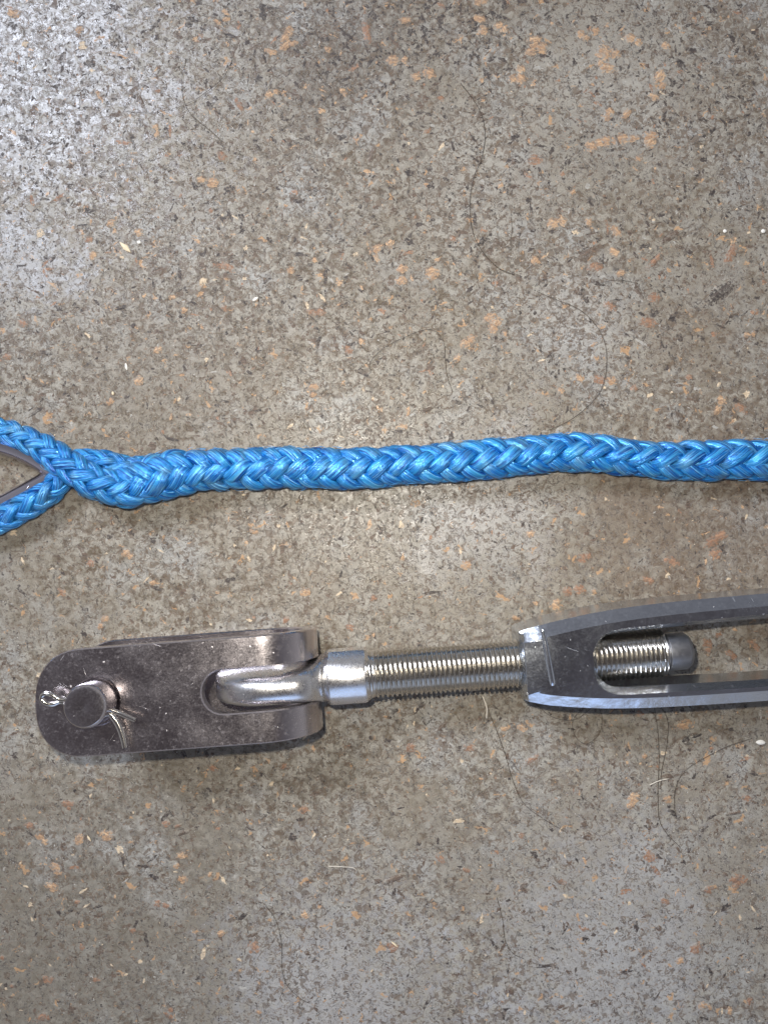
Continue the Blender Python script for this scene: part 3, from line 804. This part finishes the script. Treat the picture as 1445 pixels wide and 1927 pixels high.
# ------------------------------------------------------------------ hairs and crumbs lying on the board
m, t, b = material('dark_hair'); b.inputs['Base Color'].default_value = (.050, .036, .026, 1); b.inputs['Roughness'].default_value = .35; M_hair = m
m, t, b = material('pale_fibre'); b.inputs['Base Color'].default_value = (.55, .50, .42, 1); b.inputs['Roughness'].default_value = .5; M_pale = m
m, t, b = material('white_grain')
o_ = pixcoord(t, 'Object'); t.put(b.inputs['Base Color'], t.mix(t.noise(o_, .3, 3), (.62, .58, .50), (.84, .82, .77))); b.inputs['Roughness'].default_value = .55; M_white = m
m, t, b = material('straw_sliver')
o_ = pixcoord(t, 'Object'); t.put(b.inputs['Base Color'], t.mix(t.noise(t.vmap(o_, scale=(.1, .8, 1)), 1, 3), (.55, .42, .26), (.80, .70, .50))); b.inputs['Roughness'].default_value = .55; M_straw = m

def strand_thing(name, pts, r, label, cat, mat=M_hair, group=None):
    r *= .74 if mat is M_hair else 1
    P3 = []
    for k, (x, y) in enumerate(pts):
        z = 1.2 + (1.2 if 0 < k < len(pts) - 1 else 0) + .5 * math.sin(k * 1.7)
        P3.append(W(x, y, z))
    V, F = tube(P3, r, 6, 4)
    cx, cy = P3[0][0], P3[0][1]
    V = [(v[0] - cx, v[1] - cy, max(v[2], .35)) for v in V]
    o = link(name, mesh(name, V, F, None), mat, None, (cx * S, cy * S, 0))
    return tag(o, label, cat, group)
HG = 'loose hairs on the board'
hairs = [
 ([(866,155),(893,190),(909,225),(912,262),(905,300),(892,330),(885,365),(884,400),(888,430),(897,455),(915,482),(940,505),(968,517)], .85, 'long dark S-shaped hair, the longest in the upper right half of the board'),
 ([(962,408),(963,435),(960,455),(964,467)], .6, 'very short nearly straight hair beside the long S-shaped hair'),
 ([(698,697),(696,682),(722,655),(760,635),(800,620),(822,625),(835,645),(838,680),(842,710),(852,738)], .65, 'arched hair above the middle of the blue rope, bent like a hook'),
 ([(1010,548),(1050,565),(1090,582),(1120,610),(1138,645),(1141,690),(1130,735),(1100,770),(1065,795),(1030,810)], .7, 'large curved hair like a half circle ending at the top of the blue rope'),
 ([(350,110),(342,150),(345,185),(360,215),(390,240),(415,262)], .6, 'thin bowed hair near the upper left, running down across another hair'),
 ([(235,208),(280,212),(320,205),(350,195),(380,178),(420,145),(438,110)], .5, 'faint thin hair near the upper left, running sideways and curling up at its right end'),
 ([(905,1310),(930,1365),(950,1420),(965,1470),(985,1512),(1020,1540),(1065,1567)], .6, 'long hair coming down from the threaded stud and turning right'),
 ([(1008,1326),(1040,1350),(1080,1355),(1110,1335),(1125,1318)], .6, 'shallow sagging hair just under the left end of the turnbuckle body'),
 ([(1120,1322),(1133,1350),(1128,1380),(1105,1400),(1085,1390),(1077,1365),(1085,1345),(1112,1325)], .6, 'hair curled into a round loop under the turnbuckle body'),
 ([(1230,1322),(1238,1380),(1240,1430),(1238,1480),(1240,1540),(1255,1570),(1280,1595)], .7, 'long nearly upright hair below the turnbuckle body, reaching farthest down'),
 ([(1238,1322),(1256,1355),(1255,1400),(1245,1450),(1243,1485)], .7, 'shorter bowed hair below the turnbuckle body, beside the long upright one'),
 ([(1415,1390),(1370,1405),(1320,1430),(1285,1455),(1270,1490),(1270,1530),(1275,1545)], .65, 'hooked hair at the lower right, arching from the white seed down to the left'),
 ([(935,1690),(945,1730),(950,1770),(965,1795),(985,1805)], .6, 'short hair near the bottom, right of the middle of the board'),
 ([(500,1705),(520,1735),(530,1780),(530,1820),(540,1855),(565,1880),(580,1888)], .6, 'bowed hair near the bottom, left of the middle of the board'),
 ([(1125,540),(1140,530),(1165,527),(1200,532)], .5, 'tiny flat arched hair right of the middle in the upper half'),
]
for pts, r, lab in hairs: strand_thing('hair', pts, r, lab, 'hair', M_hair, HG)
strand_thing('fibre', [(908,1310),(916,1333),(915,1352)], 1.9, 'short pale dried stalk just below the threaded stud', 'stalk', M_pale)
strand_thing('fibre', [(618,1631),(645,1632),(665,1634),(672,1640)], .8, 'thin pale straight fibre at the lower middle of the board', 'fibre', M_pale)
strand_thing('fibre', [(1222,1478),(1240,1470),(1258,1466)], .9, 'thin pale splinter crossing the upright hairs at the lower right', 'fibre', M_pale)

def crumb(name, px, py, rx, ry, rz, rot, label, cat, mat, pointed=False, seed=0):
    r_ = random.Random(seed); rings = []
    n = 10
    for i in range(9):
        tt = -1 + 2 * (i + .02) / 8.04
        k = math.sqrt(max(0, 1 - tt * tt)) if not pointed else (1 - abs(tt) ** 1.6)
        k = max(k, .05)
        rings.append([(tt * rx, k * ry * math.cos(2 * math.pi * j / n) * r_.uniform(.85, 1.12), rz + k * rz * math.sin(2 * math.pi * j / n)) for j in range(n)])
    V, F = loft(rings)
    x, y, _ = W(px, py)
    o = link(name, mesh(name, V, F, 60), mat, None, (x * S, y * S, 0)); o.rotation_euler = (0, 0, rot)
    return tag(o, label, cat)
crumb('wood_sliver', 236, 465, 14, 5.0, 1.2, -.75, 'pale straw coloured wood sliver lying left of centre in the upper half', 'wood sliver', M_straw, True, 1)
crumb('grain', 481, 563, 6.5, 3.2, 2.4, .5, 'white oblong grain left of the middle, above the blue rope', 'grain', M_white, False, 2)
crumb('grain', 1430, 1397, 9, 4.6, 2.6, -.05, 'oval white seed at the right edge below the turnbuckle', 'seed', M_white, False, 3)
crumb('grain', 262, 456, 4.2, 3.6, 1.8, 0, 'small round white crumb beside the straw coloured sliver', 'crumb', M_white, False, 4)
crumb('grain', 1363, 435, 3.6, 3.4, 1.8, 0, 'small white crumb near the right edge in the upper half, left one of two', 'crumb', M_white, False, 5)
crumb('grain', 1435, 435, 4.2, 3.8, 1.8, 0, 'small white crumb right at the right edge in the upper half', 'crumb', M_white, False, 6)
crumb('grain', 238, 690, 2.6, 6.5, 1.5, .2, 'thin upright white flake above the left part of the blue rope', 'flake', M_white, False, 7)
crumb('grain', 213, 740, 2.6, 3.6, 1.5, .2, 'tiny cream crumb just above the left part of the blue rope', 'crumb', M_straw, False, 8)
crumb('wood_sliver', 742, 1777, 9, 2.0, 1.2, -.7, 'small cream splinter at the bottom middle of the board', 'wood sliver', M_straw, True, 9)
crumb('wood_sliver', 168, 1578, 7, 2.0, 1.2, -1.0, 'small pale splinter at the lower left of the board', 'wood sliver', M_straw, True, 10)
